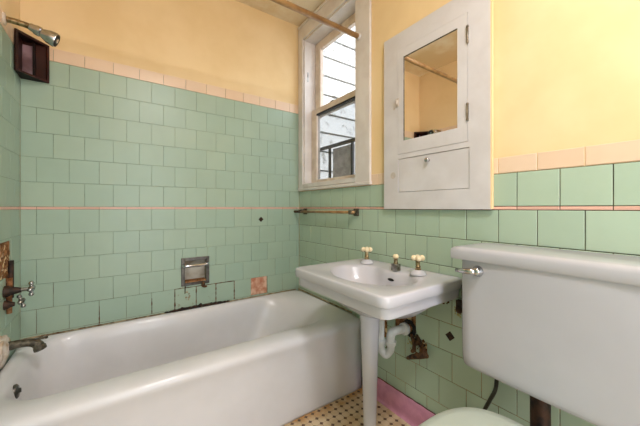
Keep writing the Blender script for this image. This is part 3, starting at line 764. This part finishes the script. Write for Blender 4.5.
bm = bmesh.new(); loft(bm, [oval(.222,.182,.374), oval(.228,.188,.380), oval(.228,.188,.390), oval(.222,.182,.394)]); obj('seat', bm, 'seat', tl, smooth=True)
bm = bmesh.new(); loft(bm, [oval(.24,.115,0,.10), oval(.24,.115,.02,.10), oval(.20,.10,.05,.10), oval(.175,.10,.16,.10), oval(.20,.145,.27,.04), oval(.212,.18,.34,.01), oval(.216,.178,.372)])
box(bm, -.30,-.20,-1.70,-1.55,.28,.36); obj('bowl', bm, 'porcelain', tl, smooth=True)
for y in (-1.56, -1.69):
    bm = bmesh.new(); tube(bm, [(-.262,y-.012,.395),(-.262,y+.012,.395)], .009, 10); obj('seat_hinge', bm, 'dull_chrome', tl)
bm = bmesh.new(); tube(bm, bez([(-.115,-1.605,.497),(-.115,-1.605,.42),(-.117,-1.605,.34),(-.145,-1.605,.315),(-.205,-1.61,.312)],8), .0255, 18)
lathe(bm, (-.115,-1.605,.468), [(0,.030),(.028,.031)], seg=8)
obj('flush_pipe', bm, 'rusty_pipe', tl, smooth=True, label='rusted brown flush pipe under the tank')
bm = bmesh.new(); tube(bm, bez([(-.075,-1.465,.497),(-.075,-1.466,.44),(-.073,-1.460,.39),(-.070,-1.440,.34),(-.060,-1.415,.28),(-.040,-1.405,.22),(-.002,-1.40,.20)],8), .0065, 10); obj('supply_tube', bm, 'hose', tl, smooth=True)
bm = bmesh.new()
random.seed(11)
for i in range(16):
    a = PI*.5+random.uniform(-.9,.5); ball(bm, (bc[0]+.2285*math.cos(a), bc[1]+.188*math.sin(a), .408+random.uniform(-.003,.008)), random.uniform(.0015,.003), seg=6)
obj('grime_spot', bm, 'mould', tl); bpy.data.objects['grime_spot']['kind'] = 'stuff'

# ------------------------------------------------------------------ added ceiling lamp, unseen behind the camera, to light the room
s = root('added_ceiling_lamp', (-.80,-2.15,ZC), 'added ceiling lamp with glowing globe, out of view, to light the room', 'lamp')
bm = bmesh.new(); lathe(bm, (-.80,-2.15,ZC), [(0,.17),(-.02,.17),(-.03,.16)], seg=40); obj('canopy', bm, 'lamp_shade', s, auto=.6)
bm = bmesh.new(); lathe(bm, (-.80,-2.15,ZC-.03), [(0,.155),(-.03,.16),(-.06,.14),(-.085,.09),(-.095,.03)], seg=40); obj('glass_globe', bm, 'globe', s, smooth=True)

# ------------------------------------------------------------------ light
w_ = bpy.data.worlds.new('World'); scene.world = w_; w_.use_nodes = True
bg = w_.node_tree.nodes['Background']; bg.inputs[0].default_value = (.84,.91,1,1); bg.inputs[1].default_value = 2.7
def light(name, ty, loc, rot, energy, color, **kw):
    l = bpy.data.lights.new(name, ty); l.energy = energy; l.color = color
    for k, v in kw.items(): setattr(l, k, v)
    o = bpy.data.objects.new(name, l); COL.objects.link(o); o.location = loc; o.rotation_euler = rot; return o
sun = light('sun', 'SUN', (2,-3,6), (0,0,0), 1.7, (1,.98,.95), angle=.02)
sun.rotation_euler = Vector((.12,.62,-.78)).to_track_quat('-Z','Y').to_euler()
light('added_ceiling_light', 'AREA', (-.80,-2.15,ZC-.14), (0,0,0), 15, (.92,.95,1), shape='DISK', size=.34)  # added area light below the unseen lamp, lights the room
# added fill light at the unseen doorway, brightens the camera side
light('doorway_fill', 'AREA', (-.85,YF-.05,1.05), (PI/2,0,0), 8, (.90,.94,1), shape='RECTANGLE', size=.78, size_y=1.9)

# ------------------------------------------------------------------ camera
cam = bpy.data.cameras.new('camera'); co = bpy.data.objects.new('camera', cam); COL.objects.link(co)
cam.sensor_width = 36; cam.lens = 290/640*36; cam.clip_start = .02
co.location = (-1.155,-1.941,1.025)
s_ = 416/math.hypot(416,290); c_ = 290/math.hypot(416,290)
co.rotation_euler = Vector((c_, s_, 0)).to_track_quat('-Z','Y').to_euler()
cam.shift_y = -(208-213)/640*-1
scene.camera = co
vs = scene.view_settings; vs.view_transform = 'Standard'; vs.look = 'None'; vs.gamma = 1; vs.exposure = .3; vs.use_curve_mapping = False
scene.cycles.use_denoising = True
